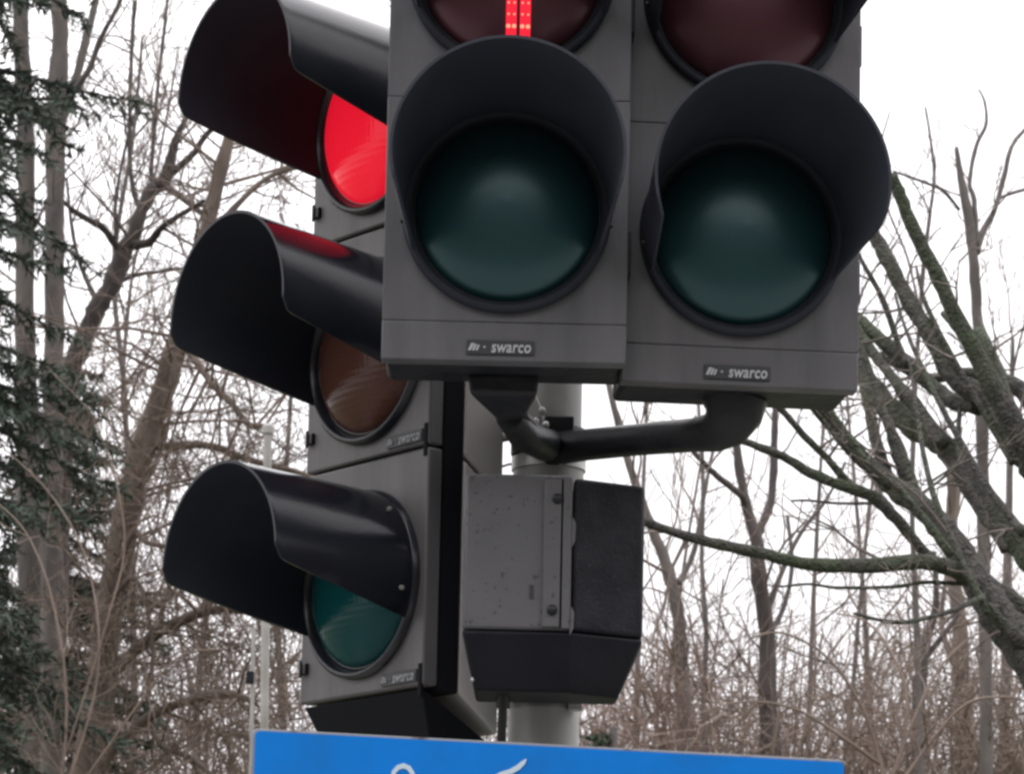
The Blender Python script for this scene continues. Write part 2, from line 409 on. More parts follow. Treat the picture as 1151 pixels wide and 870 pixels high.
# --- the three-lamp head turned to the left
SY = 4.05
SY = 4.16; side = empty('traffic_light', at(404, 783, SY), R(-51.5)); side.scale = (1.027,) * 3
tag(side, 'three lamp traffic light turned to the left with its big red lamp lit', 'traffic light')
W = .254; PM = .2905
for k in range(3):
    z0 = k * PM + .0015; z1 = (k + 1) * PM - .0015
    d = MB(); d.box(-W/2, W/2, 0, .022, z0, z1 - (.036 if k == 2 else 0))
    d.build('door', M['side'], side, bevel=.0035)
    lamp(side, z0 + .135, [M['green_side'], M['amber'], M['red_on']][k], M['visor'], .205, r=.113, rv=.121, rise=[.001, .013, .006][k], a0=118, a1=[94, 99, 96][k])
    # latches on the left edge and a dark hinge slot on the right one
    lt = MB(); lt.box(-W/2+.004, -W/2+.018, -.005, .006, z0+.036, z0+.050); lt.box(-W/2+.006, -W/2+.011, -.007, -.004, z0+.032, z0+.054)
    lt.build('latch', M['bolt'], side, bevel=.0015)
    hs = MB(); hs.box(W/2-.0085, W/2-.0025, -.0016, .003, z0-.014, z0+.026)
    hs.build('hinge_pin', M['gasket'], side, bevel=.0005)
    if k < 2: name_plate(side, .081, z0+.0125, .070, .0150, -.0012, dim=True)
    # rear shell of the module: lower edge runs down towards the back
    q = [(.055, z0-.004), (.115, z0-.049), (.115, z1-.053), (.055, z1-.008)]
    if k == 2: q[2] = (.115, z1-.11); q[3] = (.055, z1-.08)
    s_ = MB(); n = 4
    x0, x1 = -W/2+.012, W/2-.001
    s_.add([(x0, y, z) for y, z in q] + [(x1, y, z) for y, z in q],
           [(0,1,2,3), (7,6,5,4)] + [(i, i+4, (i+1)%4+4, (i+1)%4) for i in range(4)])
    s_.build('rear_shell', M['shell'], side, bevel=.003)
b = MB(); b.box(-W/2+.004, W/2-.002, .0225, .0545, -.004, 3*PM-.065); b.build('gasket_frame', M['gasket'], side, bevel=.003)
b = MB()
b.add([(-W/2+.004,.004,-.001),(W/2-.006,.004,-.001),(W/2-.006,.115,-.062),(-W/2+.004,.115,-.062),
       (-W/2+.03,.03,-.070),(W/2-.02,.03,-.070),(W/2-.02,.11,-.090),(-W/2+.03,.11,-.090)],
      [(0,1,2,3),(7,6,5,4),(0,4,5,1),(1,5,6,2),(2,6,7,3),(3,7,4,0)])
b.build('bottom_bracket', M['gasket'], side, bevel=.003)

# ------------------------------------------------------------------ pole, clamp, arms
PY = 4.15
pc = at(611, 812, PY)
pole = empty('signal_pole', (pc.x, pc.y, GZ))
tag(pole, 'grey galvanised steel pole carrying the signals, the box and the blue sign', 'pole')
b = MB(); b.tube([(0,0,0), (0,0,at(611, 515, PY).z-GZ)], .0440, 40); b.build('lower_tube', M['steel'], pole)
b = MB(); b.tube([(0,0,at(611, 517, PY).z-GZ-.01), (0,0,3.6)], .040, 40); b.build('upper_tube', M['steel'], pole)
def zp(py): return at(611, py, PY).z - GZ
b = MB(); b.tube([(0,0,zp(530)), (0,0,zp(516))], .0465, 40); b.build('collar', M['steel_light'], pole)
b = MB(); b.box(.012, .016, -.0485, -.046, zp(531), zp(515)); b.build('collar_seam', M['plate_txt'], pole)
b = MB(); b.tube([(0,0,zp(513)), (0,0,zp(484))], .0478, 40)
b.box(-.047, -.012, -.066, -.02, zp(512), zp(482))
b.box(-.006, .030, -.056, -.030, zp(513), zp(478)); b.build('clamp', M['black'], pole, bevel=.002)
b = MB(); b.tube([(0,0,zp(800)), (0,0,zp(792))], .0440, 40); b.box(.030, .046, -.046, -.026, zp(803), zp(791))
b.build('strap', M['steel_light'], pole)
# grey cast knuckle with bolts beside the clamp
b = MB(); kx = at(606, 470, PY-.05) - Vector((pc.x, pc.y, GZ))
b.prism([(kx.x-.026, kx.z+.006), (kx.x-.006, kx.z+.030), (kx.x+.006, kx.z+.004), (kx.x+.006, kx.z-.022), (kx.x-.012, kx.z-.024)], kx.y-.015, kx.y+.02)
b.build('knuckle', M['steel'], pole, bevel=.003)
for (qx, qy) in ((609, 462), (613, 478), (602, 474)):
    p = at(qx, qy, PY-.068) - Vector((pc.x, pc.y, GZ))
    b = MB(); b.lathe([(.0002, -.006), (.0045, -.005), (.005, .004)], 10, p); b.build('bolt', M['steel_light'], pole, recalc=False)
# arms (world space points, parented parts)
O = Vector((pc.x, pc.y, GZ))
def P(x, y, Y): return at(x, y, Y) - O
b = MB()
top = [P(526, 420, 3.87), P(606, 420, 3.87), P(606, 420, 3.93), P(526, 420, 3.93)]
mid = [P(528, 442, 3.87), P(604, 444, 3.87), P(604, 444, 3.93), P(528, 442, 3.93)]
low = [P(558, 470, 3.92), P(592, 464, 3.92), P(592, 464, 3.97), P(558, 470, 3.97)]
end = [P(582, 498, 4.08), P(612, 494, 4.08), P(625, 488, 4.16), P(600, 490, 4.16)]
vs = top + mid + low + end
fs = [(0,1,2,3), (15,14,13,12)]
for i in range(3):
    for k in range(4): fs.append((i*4+k, i*4+4+k, i*4+4+(k+1)%4, i*4+(k+1)%4))
b.add(vs, fs); b.build('short_arm', M['black'], pole, bevel=.005, seg=3, angle=15)
b = MB(); b.tube([P(573, 468, 3.95), P(588, 490, 4.0), P(612, 500, 4.08), P(625, 500, 4.15)], [.017, .0185, .020, .021], 18)
b.build('short_arm_elbow', M['black'], pole)
b = MB(); b.tube([P(618, 505, 4.11), P(660, 500, 4.08), P(720, 494, 4.03), P(780, 489, 3.98), P(803, 486, 3.96), P(816, 478, 3.945), P(823, 466, 3.94), P(825, 450, 3.94)],
                 [.021, .0195, .0195, .0205, .024, .030, .036, .040], 24)
b.build('long_arm', M['black'], pole)
# ------------------------------------------------------------------ control box
bo = at(582, 708, 3.95)
box = empty('control_box', bo)
tag(box, 'grey and black control box strapped to the steel pole under the signals', 'control box')
zt = at(582, 532, 3.95).z - bo.z
sx = 1 / 949.0
def plan(pts, z0, z1, name, m, bev, parent=box, pts1=None):
    pts1 = pts1 or pts; n = len(pts); mb = MB()
    mb.add([(x, y, z0) for x, y in pts] + [(x, y, z1) for x, y in pts1],
           [tuple(reversed(range(n))), tuple(range(n, 2*n))] + [(i, (i+1)%n, (i+1)%n+n, i+n) for i in range(n)])
    return mb.build(name, m, parent, bevel=bev, seg=3)
xl, xm, xr = (519-582)*sx, (641-582)*sx, (724-582)*sx
plan([(xl, .004), (xm, .004), (xm, .098), (xl+.004, .098)], 0, zt, 'cover', M['boxgrey'], .005)
plan([(xm+.001, .006), (xr, .050), (xr, .125), (xm+.001, .125)], .0, zt-.002, 'side_shell', M['boxblack'], .006)
plan([(xl+.001, .014), (xl+.02, .012), (xr-.02, .05), (xr-.004, .09), (xr-.01, .122), (xl+.004, .122)], -.001, -.0005, 'base_plate', M['boxbase'], 0)
bot = plan([(xl+.016, .018), (xm+.0, .018), (xr-.028, .056), (xr-.03, .115), (xl+.018, .115)], -.072, -.0015, 'lower_cover', M['boxbase'], .004,
     pts1=[(xl, .002), (xm+.0, .002), (xr+.001, .048), (xr+.001, .126), (xl+.002, .126)])
# joint strip with screws on the cover
mb = MB(); mb.box((609-582)*sx, (628.5-582)*sx, -.0015, .006, .004, zt-.008); mb.build('joint_strip', M['boxgrey'], box, bevel=.001)
mb = MB(); mb.box((630.5-582)*sx, (640-582)*sx, -.002, .006, .002, zt-.006); mb.build('edge_strip', M['boxgrey'], box, bevel=.001)
mb = MB(); mb.box((628.3-582)*sx, (630.7-582)*sx, .0028, .0052, .004, zt-.006); mb.build('seam', M['gasket'], box)
for zz in (zt-.030, .024):
    mb = MB(); mb.lathe([(.0003, -.0075), (.0040, -.007), (.0062, -.004), (.0064, 0)], 20, ((620-582)*sx + (.004 if zz > .1 else 0), 0, zz)); mb.build('screw', M['bolt'], box, recalc=False)
for zz, hh in ((.118, .020), (.012, .018)):
    mb = MB()
    mb.prism([((640-582)*sx, zz-hh), ((644.5-582)*sx, zz-hh*.5), ((645-582)*sx, zz+hh*.5), ((641-582)*sx, zz+hh)], -.0010, .0035)
    mb.build('clip', M['boxgrey'], box, bevel=.0006)
mb = MB()
for i in range(4): mb.box((594-582)*sx, (599-582)*sx, .0028, .0042, .038+i*.0045, .041+i*.0045)
mb.build('embossed_mark', M['plate'], box)
mb = MB(); mb.lathe([(.0002, -.003), (.003, -.002), (.0032, .001)], 10, ((533-582)*sx, .018, -.058)); mb.build('plug', M['plate_txt'], box, recalc=False)

cb = MB(); pts = [at(566, 770, 4.0), at(565, 800, 4.01), at(564, 822, 4.04), at(563, 860, 4.05), at(566, 1000, 4.08), at(567, 1560, 4.085)]
cb.tube(pts, .0058, 12); cb.tube([at(566, 770, 4.03), at(565.5, 797, 4.035)], .0085, 12)
tag(cb.build('cable', M['cable']), 'black cable running down the pole from under the control box', 'cable')
cb = MB(); cb.tube([at(556, 494, 4.3), at(575, 490, 4.25), at(600, 489, 4.2)], .006, 10)
cb.tube([at(560, 526, 4.3), at(572, 522, 4.25), at(592, 521, 4.2)], .0018, 8)
tag(cb.build('signal_cable', M['cable']), 'short black cable between the left traffic light and the pole clamp', 'cable')

# ------------------------------------------------------------------ blue sign
SG = 3.83
a = at(283, 819, SG); c_ = at(952, 855, SG + .05)
sgn = empty('road_sign', (a + c_) / 2, math.atan2(c_.y - a.y, c_.x - a.x))
tag(sgn, 'wide blue road sign with a pale edge and traces of white marks', 'sign')
wd = (Vector((c_.x, c_.y, 0)) - Vector((a.x, a.y, 0))).length; hw = wd / 2
tilt = math.atan2(c_.z - a.z, wd)
def tz(x, z): return (x * math.cos(tilt), z + x * math.sin(tilt))
def rrect(x0, x1, z0, z1, r, n=6):
    o = []
    for cx, cz, s in ((x1-r, z1-r, 0), (x0+r, z1-r, 90), (x0+r, z0+r, 180), (x1-r, z0+r, 270)):
        for k in range(n+1):
            q = R(s + 90*k/n); o.append((cx + r*math.cos(q), cz + r*math.sin(q)))
    return o
rim = [tz(x, z) for x, z in rrect(-hw, hw, -.42, 0, .007)]
pan = [tz(x, z) for x, z in rrect(-hw+.004, hw-.004, -.416, -.0032, .006)]
mb = MB(); mb.prism(rim, 0, .022); mb.build('rim', M['signedge'], sgn, bevel=.001, angle=60)
mb = MB(); mb.prism(pan, -.003, .001); mb.build('panel', M['blue'], sgn)
def loc_s(px, py):
    p = at(px, py, SG + .02) - sgn.location
    cz, sn = math.cos(sgn.rotation_euler.z), math.sin(sgn.rotation_euler.z)
    return (p.x * cz + p.y * sn, p.z)
def band(path, name):
    mb = MB(); L_, R_ = [], []
    for i, (x, y, wpx) in enumerate(path):
        x0, y0, _ = path[max(0, i-1)]; x1, y1, _ = path[min(len(path)-1, i+1)]
        d = Vector((x1-x0, y1-y0)).normalized(); nrm = Vector((-d.y, d.x)) * wpx / 2
        L_.append(loc_s(x+nrm.x, y+nrm.y)); R_.append(loc_s(x-nrm.x, y-nrm.y))
    n = len(path)
    vs = [(p[0], -.0045, p[1]) for p in L_ + R_] + [(p[0], -.0032, p[1]) for p in L_ + R_]
    fs = []
    for i in range(n-1):
        fs += [(i, i+1, n+i+1, n+i), (2*n+i, 3*n+i, 3*n+i+1, 2*n+i+1), (i, 2*n+i, 2*n+i+1, i+1), (n+i+1, 3*n+i+1, 3*n+i, n+i)]
    mb.add(vs, fs); return mb.build(name, M['signwhite'], sgn)
band([(441, 880, 4), (442, 870, 5), (447, 864.5, 5.5), (453, 862.6, 6), (459, 865, 5.5), (463, 871, 5), (465, 880, 4)], 'white_mark')
band([(591.5, 854, 1.2), (588, 858, 5), (582, 863.5, 6), (574, 868, 6), (563, 871, 5), (550, 878, 4)], 'white_mark')
mb = MB()
for x in (-.09, .09):
    mb.box(x - .02, x + .02, .0225, .05, -.36, -.05)
for z in (-.11, -.30): mb.box(-.10, .12, .0505, .27, z-.02, z+.02)
mb.build('mounting_rail', M['steel'], sgn)
print('signals done')

# ------------------------------------------------------------------ slim white post behind
def post(px0, py0, px1, Y, wpx, label, cap=True):
    a = at(px0, py0, Y); b_ = at(px1, 815, Y); dd = (b_ - a); foot = a + dd * ((a.z - GZ*0) / (a.z - b_.z))
    root = empty('lamp_post', (foot.x, foot.y, 0)); tag(root, label, 'post')
    r = wpx / 2 * Y / FPX
    m = MB(); m.tube([(0,0,0), a - foot + Vector((0,0,0))], [r*1.05, r], 16); m.build('shaft', M['whitepost'], root)
    if cap:
        m = MB(); t = a - foot; m.tube([t - Vector((0,0,r*.6)), t + Vector((0,0,r*1.2)), t + Vector((0,0,r*2.0))], [r*1.45, r*1.45, r*.7], 16); m.build('cap', M['whitepost'], root)
    return root, foot, a
post(301, 485, 297, 11.0, 9.5, 'slim white post with a round cap beside the left traffic light')
rt, ft, tp = post(285, 705, 283, 11.4, 4.5, 'thinner short white post left of the capped white post', cap=False)
m = MB(); q = at(284, 762, 11.4) - ft; m.box(q.x-.022, q.x+.006, -.02, .01, q.z-.022, q.z+.02); m.build('fitting', M['boxblack'], rt, bevel=.004)

# ------------------------------------------------------------------ trees
def smooth(pts, n):
    """Catmull-Rom through (Vector, radius) pairs"""
    o = []; N = len(pts)
    for i in range(N - 1):
        p0 = pts[max(0, i-1)]; p1 = pts[i]; p2 = pts[i+1]; p3 = pts[min(N-1, i+2)]
        for k in range(n):
            t = k / n; t2 = t*t; t3 = t2*t
            f = [-.5*t3+t2-.5*t, 1.5*t3-2.5*t2+1, -1.5*t3+2*t2+.5*t, .5*t3-.5*t2]
            o.append((p0[0]*f[0] + p1[0]*f[1] + p2[0]*f[2] + p3[0]*f[3], p1[1]*(1-t) + p2[1]*t))
    o.append(pts[-1]); return o

def rv(rng):
    while True:
        v = Vector((rng.uniform(-1,1), rng.uniform(-1,1), rng.uniform(-1,1)))
        if .01 < v.length < 1: return v.normalized()

def grow(mb, p, d, L, r, lev, rng, up=.25, kids=(3, 5), wig=.28, rmin=.0022, decay=.6):
    n = 4 if lev > 0 else 3
    pts = [p.copy()]; q = p.copy(); d = d.normalized()
    for i in range(n):
        d = (d + rv(rng) * wig + Vector((0, 0, up * .3))).normalized()
        q = q + d * (L / n); pts.append(q.copy())
    rad = [max(rmin, r * (1 - .75 * i / n)) for i in range(n + 1)]
    mb.tube(pts, rad, 4 if r > .008 else 3, cap=False)
    if lev > 0:
        for _ in range(rng.randint(*kids)):
            t = rng.uniform(.2, 1) * n; i = min(n - 1, int(t)); f = t - i
            b = pts[i].lerp(pts[i+1], f); dl = (pts[i+1] - pts[i]).normalized()
            nd = (dl * rng.uniform(.5, 1.1) + rv(rng) * .8 + Vector((0, 0, up * .5))).normalized()
            grow(mb, b, nd, L * rng.uniform(.4, decay + .15), max(rmin, r * .55), lev - 1, rng, up, kids, wig, rmin, decay)

def limb_pts(path, Y, dy, sub=5, jit=.0, rng=None):
    o = []; n = len(path)
    for i, (x, y, wpx) in enumerate(path):
        YY = Y + dy * i / max(1, n - 1)
        o.append((at(x, y, YY), wpx / 2 * YY / FPX))
    o = smooth(o, sub)
    if jit and rng:
        o = [(p + rv(rng) * r * jit, r * rng.uniform(.90, 1.10)) for p, r in o]
    return o

def tree(name, label, cat, limbs, Y, bark, twig, seed, density=3.0, tl=(.5, 1.2), lev=2, group=None, up=.25, trunk_to_ground=True,
         rmin=.0022, spread=1.0, tr=.5, sides=12, kids=(3, 5), skip=0.0, decay=.6):
    """limbs[0] is the trunk (bottom to top); each limb = (path, dY start, dY end) of photo points with widths"""
    rng = random.Random(seed)
    first = limbs[0]
    base = at(first[0][0][0], first[0][0][1], Y + first[1])
    gx, gy = base.x + (base.x - at(first[0][1][0], first[0][1][1], Y).x) * .6, base.y
    root = empty(name, (gx, gy, 0)); tag(root, label, cat, group)
    O = Vector((gx, gy, 0))
    for li, (path, d0, d1) in enumerate(limbs):
        pr = limb_pts(path, Y + d0, d1 - d0, jit=.10, rng=rng)
        if li == 0:
            b0, r0 = pr[0]; ext = []
            for k in range(6): t = k / 6; ext.append((Vector((gx, gy, 0)).lerp(b0, t), r0 * (1.5 - .5 * t ** .5)))
            pr_full = ext + pr
        else: pr_full = pr
        mb = MB(); mb.tube([p - O for p, r in pr_full], [r for p, r in pr_full], sides)
        tw = mb; nbark = len(mb.f)
        # twigs along it
        acc = rng.random() / density
        for i in range(len(pr) - 1):
            (a, ra), (b, rb) = pr[i], pr[i+1]; sl = (b - a).length
            if i / len(pr) < skip: continue
            while acc < sl:
                p = a.lerp(b, acc / sl); dl = (b - a).normalized()
                side = rv(rng); side = (side - dl * side.dot(dl)).normalized()
                d = (dl * rng.uniform(.1, .8) + side * spread + Vector((0, 0, up))).normalized()
                L = rng.uniform(*tl); r = min((ra) * .6, .004 + L * .008 * tr * 2)
                grow(tw, p + side * ra * .6 - O, d, L, r, lev, rng, up, kids, rmin=rmin, decay=decay)
                acc += rng.expovariate(density)
            acc -= sl
        lo = mb.build('trunk' if li == 0 else 'branch', bark, root, recalc=False)
        lo.data.materials.append(twig)
        lo.data.polygons.foreach_set('material_index', [0 if q < nbark else 1 for q in range(len(mb.f))])
    return root

# unseen houses added behind the camera and to its right to darken visor reflections
hs_ = empty('added_house_behind', (2, -24, 0)); tag(hs_, 'unseen long brown house with dark roof, added across the road to darken visor reflections', 'added building')
M['wallb'] = mat('brown_render', (.13, .11, .10), .9, (.10, .09, .08), 2)
M['roofb'] = mat('dark_roof', (.05, .045, .045), .8)
M['glassb'] = mat('window_glass', (.02, .022, .025), .1)
mb = MB(); mb.box(-42, 42, -10, 0, 0, 13); mb.build('wall', M['wallb'], hs_)
mb = MB(); mb.add([(-42.4,.4,13.002),(42.4,.4,13.002),(42.4,-5,16.4),(-42.4,-5,16.4),(-42.4,-10.4,13.002),(42.4,-10.4,13.002)], [(0,1,2,3),(3,2,5,4),(0,3,4),(1,5,2),(0,4,5,1)]); mb.build('roof', M['roofb'], hs_)
for fl in range(4):
    for wi in range(20):
        x = -38 + wi * 4.0; mb = MB(); mb.box(x-.75, x+.75, -.05, .03, 1.2+fl*3.1, 2.8+fl*3.1); mb.build('window', M['glassb'], hs_)

h2 = empty('added_house_right', (34, -8, 0)); tag(h2, 'unseen brown house with dark roof, added at the right to darken visor reflections', 'added building')  # out of view, added so the near visor walls reflect something dark
mb = MB(); mb.box(0, 12, -16, 16, 0, 12); mb.build('wall', M['wallb'], h2)
mb = MB(); mb.add([(-.4,-16.4,12.002),(12.4,-16.4,12.002),(12.4,16.4,12.002),(-.4,16.4,12.002),(6,-12,15),(6,12,15)], [(0,1,4),(2,3,5),(1,2,5,4),(3,0,4,5),(3,2,1,0)]); mb.build('roof', M['roofb'], h2)
for fl in range(3):
    for wi in range(7):
        mb = MB(); yy = -13 + wi*4.2; mb.box(-.03, .05, yy-.7, yy+.7, 1.3+fl*3.2, 2.9+fl*3.2); mb.build('window', M['glassb'], h2)

# near mossy tree on the right
LY = 8.6
near = [
 ([(1290,960,69.6),(1210,820,59.0),(1160,745,50.0),(1120,690,40.8),(1098,657,34.8),(1067,604,30.3),(1036,570,28.8),(1005,548,25.7),(990,535,21.2)], 0, .3),
 ([(1085,648,19.7),(1073,641,18.9),(1036,632,18.1),(974,636,16.6),(912,635,15.1),(850,621,13.6),(786,607,12.1),(731,589,10.6),(700,572,9.1)], .05, -.5),
 ([(1003,546,16.6),(996,532,15.1),(983,492,12.8),(974,445,12.1),(968,420,11.4),(960,380,10.6),(948,330,9.1)], .3, .6),
 ([(1000,545,18.1),(990,535,18.1),(952,495,15.9),(930,464,15.1),(912,436,13.6),(890,400,12.1)], .3, .1),
 ([(1040,572,13.6),(1030,554,11.4),(1014,507,9.9),(996,470,9.1),(986,440,8.4),(965,380,7.6),(957,330,6.8)], .2, .5),
 ([(1060,640,13.6),(1042,625,14.3),(1014,591,12.8),(983,560,15.1),(952,548,12.8),(912,532,12.1),(881,514,10.6),(850,501,9.1),(820,490,8.4),(780,470,6.8)], .0, -.3),
 ([(962,549,10.6),(955,545,9.9),(931,517,8.4),(906,492,7.6),(884,467,7.6),(860,440,6.8)], -.05, -.2),
 ([(990,567,3.8),(983,566,3.8),(943,566,3.4),(910,563,3.0),(890,563,2.3)], .1, -.2),
 ([(1090,658,5.3),(1073,656,5.3),(1040,655,4.6),(1005,660,4.6),(943,661,3.8),(910,657,3.4),(875,660,2.6)], .1, -.3),
 ([(1240,750,46.9),(1220,700,42.4),(1180,650,37.8),(1151,616,34.8),(1114,579,30.3),(1086,535,28.8),(1061,501,27.3),(1030,483,27.3),(999,458,25.7),(983,436,22.7),(960,408,19.7),(935,380,16.6)], .5, 1.2),
 ([(1250,640,50.0),(1200,570,45.4),(1165,520,40.8),(1151,500,37.8),(1126,465,31.8),(1112,451,27.3),(1070,423,20.4),(1043,372,20.4),(1020,336,18.9),(997,290,17.4),(981,262,15.1),(973,245,12.1)], .6, 1.0),
 ([(1165,520,33.3),(1151,495,31.8),(1126,455,25.7),(1098,400,20.4),(1070,345,18.1),(1048,299,16.6),(1025,253,15.9),(1010,215,15.1),(1001,198,14.3)], .5, .4),
 ([(1100,455,22.7),(1075,452,19.7),(1057,441,18.1),(1011,400,17.4),(979,372,16.6),(955,352,15.1),(930,330,13.6)], .8, 1.3),
 ([(1020,410,8.4),(1011,390,7.6),(992,336,6.8),(969,294,5.3),(960,275,3.8)], 1.0, 1.1),
 ([(1250,740,37.8),(1200,715,34.8),(1151,690,31.8),(1115,665,28.8),(1080,630,22.7),(1060,600,18.1)], .3, .2),
 ([(1151,500,18.1),(1130,440,13.6),(1110,390,12.1),(1100,372,11.4)], .7, .9),
 ([(1140,470,19.7),(1110,420,15.1),(1085,380,11.4),(1060,352,7.6)], .9, 1.2),
 ([(1175,470,22.7),(1151,440,19.7),(1120,425,16.6),(1085,420,13.6),(1040,425,12.1),(1000,405,10.6),(970,395,9.1)], 1.0, 1.4),
 ([(1038,490,12.1),(1020,455,10.6),(1003,425,9.1),(985,405,7.6),(965,380,6.1)], 1.0, 1.2),
 ([(1060,500,16.6),(1030,455,13.6),(1008,430,12.1),(985,400,10.6),(966,372,9.1),(950,340,7.6)], .8, 1.2),
 ([(1036,570,18.1),(1012,520,15.1),(1000,480,12.1),(985,455,10.6),(965,425,9.1),(945,400,7.6)], .3, .6),
 ([(1130,620,10.6),(1095,560,8.4),(1080,520,6.8),(1078,470,5.3),(1086,430,3.8)], .6, .9),
 ([(1240,820,30.3),(1190,760,25.7),(1151,725,21.2),(1125,700,15.1),(1110,680,10.6)], .1, .0),
([(1110,690,9),(1060,585,8),(1040,520,6),(1030,460,5),(1022,400,3)], -.1, .3),
 ([(1070,625,10),(1020,560,8),(975,520,7),(940,470,6),(900,420,4)], -.2, -.1),
 ([(1150,600,12),(1105,540,9),(1065,470,7),(1040,420,6),(1018,370,4),(1006,330,3)], .3, .9),
 ([(1140,520,12),(1110,470,9),(1070,400,7),(1040,340,5),(1030,300,3)], .7, .9),
 ([(1000,548,9),(960,515,7),(930,480,6),(905,450,5)], .1, -.1),
 ([(1105,672,8),(1060,690,6),(1010,700,5),(960,690,3)], -.1, -.5)]
tree('mossy_tree', 'near tree with thick mossy green branches reaching in from the right', 'tree', near, LY, M['bark_moss'], M['twig_grey'], 5,
     density=2.6, tl=(.08, .34), lev=2, up=.1, rmin=.0009, tr=.35, sides=20, kids=(1, 3))

# slim trees behind on the right
tree('slim_tree', 'tall slim bare tree whose forked top rises above the mossy branches', 'tree', [
 ([(1110,900,15),(1107,700,15),(1105,520,14),(1102,405,14),(1098,350,13),(1094,290,12),(1088,240,11),(1080,200,9),(1075,165,4)], 0, 0),
 ([(1098,284,8),(1104,262,8),(1118,235,6),(1128,200,6),(1135,170,5),(1143,155,5),(1156,142,4)], 0, .2),
 ([(1098,276,7),(1095,225,6),(1090,205,5),(1097,165,5),(1108,140,4),(1107,115,3),(1100,100,2)], 0, .1),
 ([(1116,238,5),(1125,222,4),(1151,213,4),(1165,210,3)], 0, .2),
 ([(1098,352,6),(1110,380,5),(1132,425,5),(1160,470,4)], 0, -.2),
 ([(1078,235,4),(1060,214,4),(1040,205,3.5),(1004,192,2.5)], 0, -.3)],
 15.5, M['bark_grey'], M['twig_grey'], 21, density=2.1, tl=(.10, .36), lev=2, rmin=.0018, kids=(1, 3), up=.35)
tree('slim_tree', 'thin bare sapling left of the tall slim tree, seen against white sky', 'tree', [
 ([(1036,900,7),(1030,700,7),(1025,560,6),(1030,420,5),(1038,300,5),(1046,235,4),(1050,195,4),(1045,150,3),(1040,120,2)], 0, 0),
 ([(1034,350,3),(1020,290,3),(1000,240,2.5),(985,190,2),(1000,125,1.6)], 0, .3)],
 16.5, M['bark_grey'], M['twig_grey'], 22, density=2.2, tl=(.15, .5), lev=2, rmin=.0018, kids=(2, 3), up=.3)

# middle distance trees right of the pole
tree('bare_tree', 'dark bare tree with a forked trunk between the control box and the mossy branches', 'tree', [
 ([(870,900,24),(864,800,22),(862,713,19),(852,642,17),(850,607,16),(838,566,12),(829,511,10),(824,460,8),(815,400,6)], 0, 0),
 ([(850,606,11),(858,586,10),(867,561,10),(870,510,9),(871,470,8),(874,420,7)], 0, .3),
 ([(838,568,8),(832,556,8),(807,536,7),(784,513,6),(765,490,5)], 0, -.3),
 ([(862,690,7),(880,640,6),(900,600,5),(930,560,4),(950,520,3)], 0, .5),
 ([(858,720,7),(878,690,6),(890,640,5),(885,580,4)], 0, .6)],
 19, M['bark_dark'], M['twig_grey'], 31, density=1.5, tl=(.3, .8), lev=2, rmin=.0025, kids=(2, 3))
tree('bare_tree', 'leaning bare tree right behind the control box', 'tree', [
 ([(772,900,18),(766,743,17),(761,683,15),(748,632,14),(736,602,12),(722,565,10),(710,531,9),(696,480,8),(684,430,7),(675,380,6)], 0, 0),
 ([(762,655,8),(766,650,8),(781,617,6),(791,561,5),(803,500,4),(815,470,3)], 0, .2)],
 20, M['bark_grey'], M['twig_brown'], 32, density=2.0, tl=(.3, .9), lev=2, rmin=.0025, kids=(2, 3))
tree('bare_tree', 'thin straight bare tree between the leaning one and the dark forked one', 'tree', [
 ([(792,900,7),(791,784,7),(794,713,6),(789,632,5),(790,531,5),(786,470,4),(783,400,3)], 0, 0)],
 21, M['bark_grey'], M['twig_brown'], 33, density=2.4, tl=(.4, .9), lev=2, rmin=.0025, kids=(2, 3))
tree('bare_tree', 'pale brown bare tree under the mossy branches at the right', 'tree', [
 ([(1092,950,24),(1086,870,22),(1082,780,20),(1078,700,17),(1072,640,14),(1070,560,12),(1078,480,9)], 0, 0),
 ([(1080,760,8),(1062,720,7),(1059,680,6),(1072,600,5),(1080,540,4)], 0, .4)],
 22, M['bark_brown'], M['twig_pale'], 34, density=2.2, tl=(.4, 1.0), lev=2, rmin=.003, kids=(2, 3))
tree('bare_tree', 'short dark stub tree among the brush at the lower right', 'tree', [
 ([(1030,930,18),(1033,830,17),(1034,770,16),(1040,725,12),(1052,680,8),(1050,620,5)], 0, 0),
 ([(1036,745,8),(1060,715,6),(1078,690,4)], 0, .1)],
 20.5, M['bark_dark'], M['twig_brown'], 35, density=3.0, tl=(.3, .7), lev=2, rmin=.003, kids=(2, 3))
for i, (x, lean, wpx, YY, lab) in enumerate([
    (712, 14, 8, 26, 'faint thin bare tree just right of the steel pole'),
    (905, 20, 7, 27, 'faint thin bare tree right of the dark forked tree'),
    (948, 40, 6, 25, 'faint slanting bare tree below the long mossy branch'),
    (985, -30, 7, 28, 'faint bare tree left of the short dark stub tree'),
    (1128, 8, 14, 24, 'faint bare tree at the right edge behind the mossy trunk'),
    (735, 60, 5, 24, 'thin slanting sapling beside the leaning bare tree')]):
    tree('distant_tree', lab, 'tree', [([(x, 950, wpx), (x + lean*.3, 760, wpx*.9), (x + lean*.6, 620, wpx*.7), (x + lean, 480, wpx*.5), (x+lean*1.3, 380, wpx*.3)], 0, 0)],
         YY, M['bark_grey'], M['twig_brown'], 60 + i, density=2.8, tl=(.4, 1.1), lev=2, rmin=.003, kids=(2, 3), group='far bare trees on the right', up=.5)

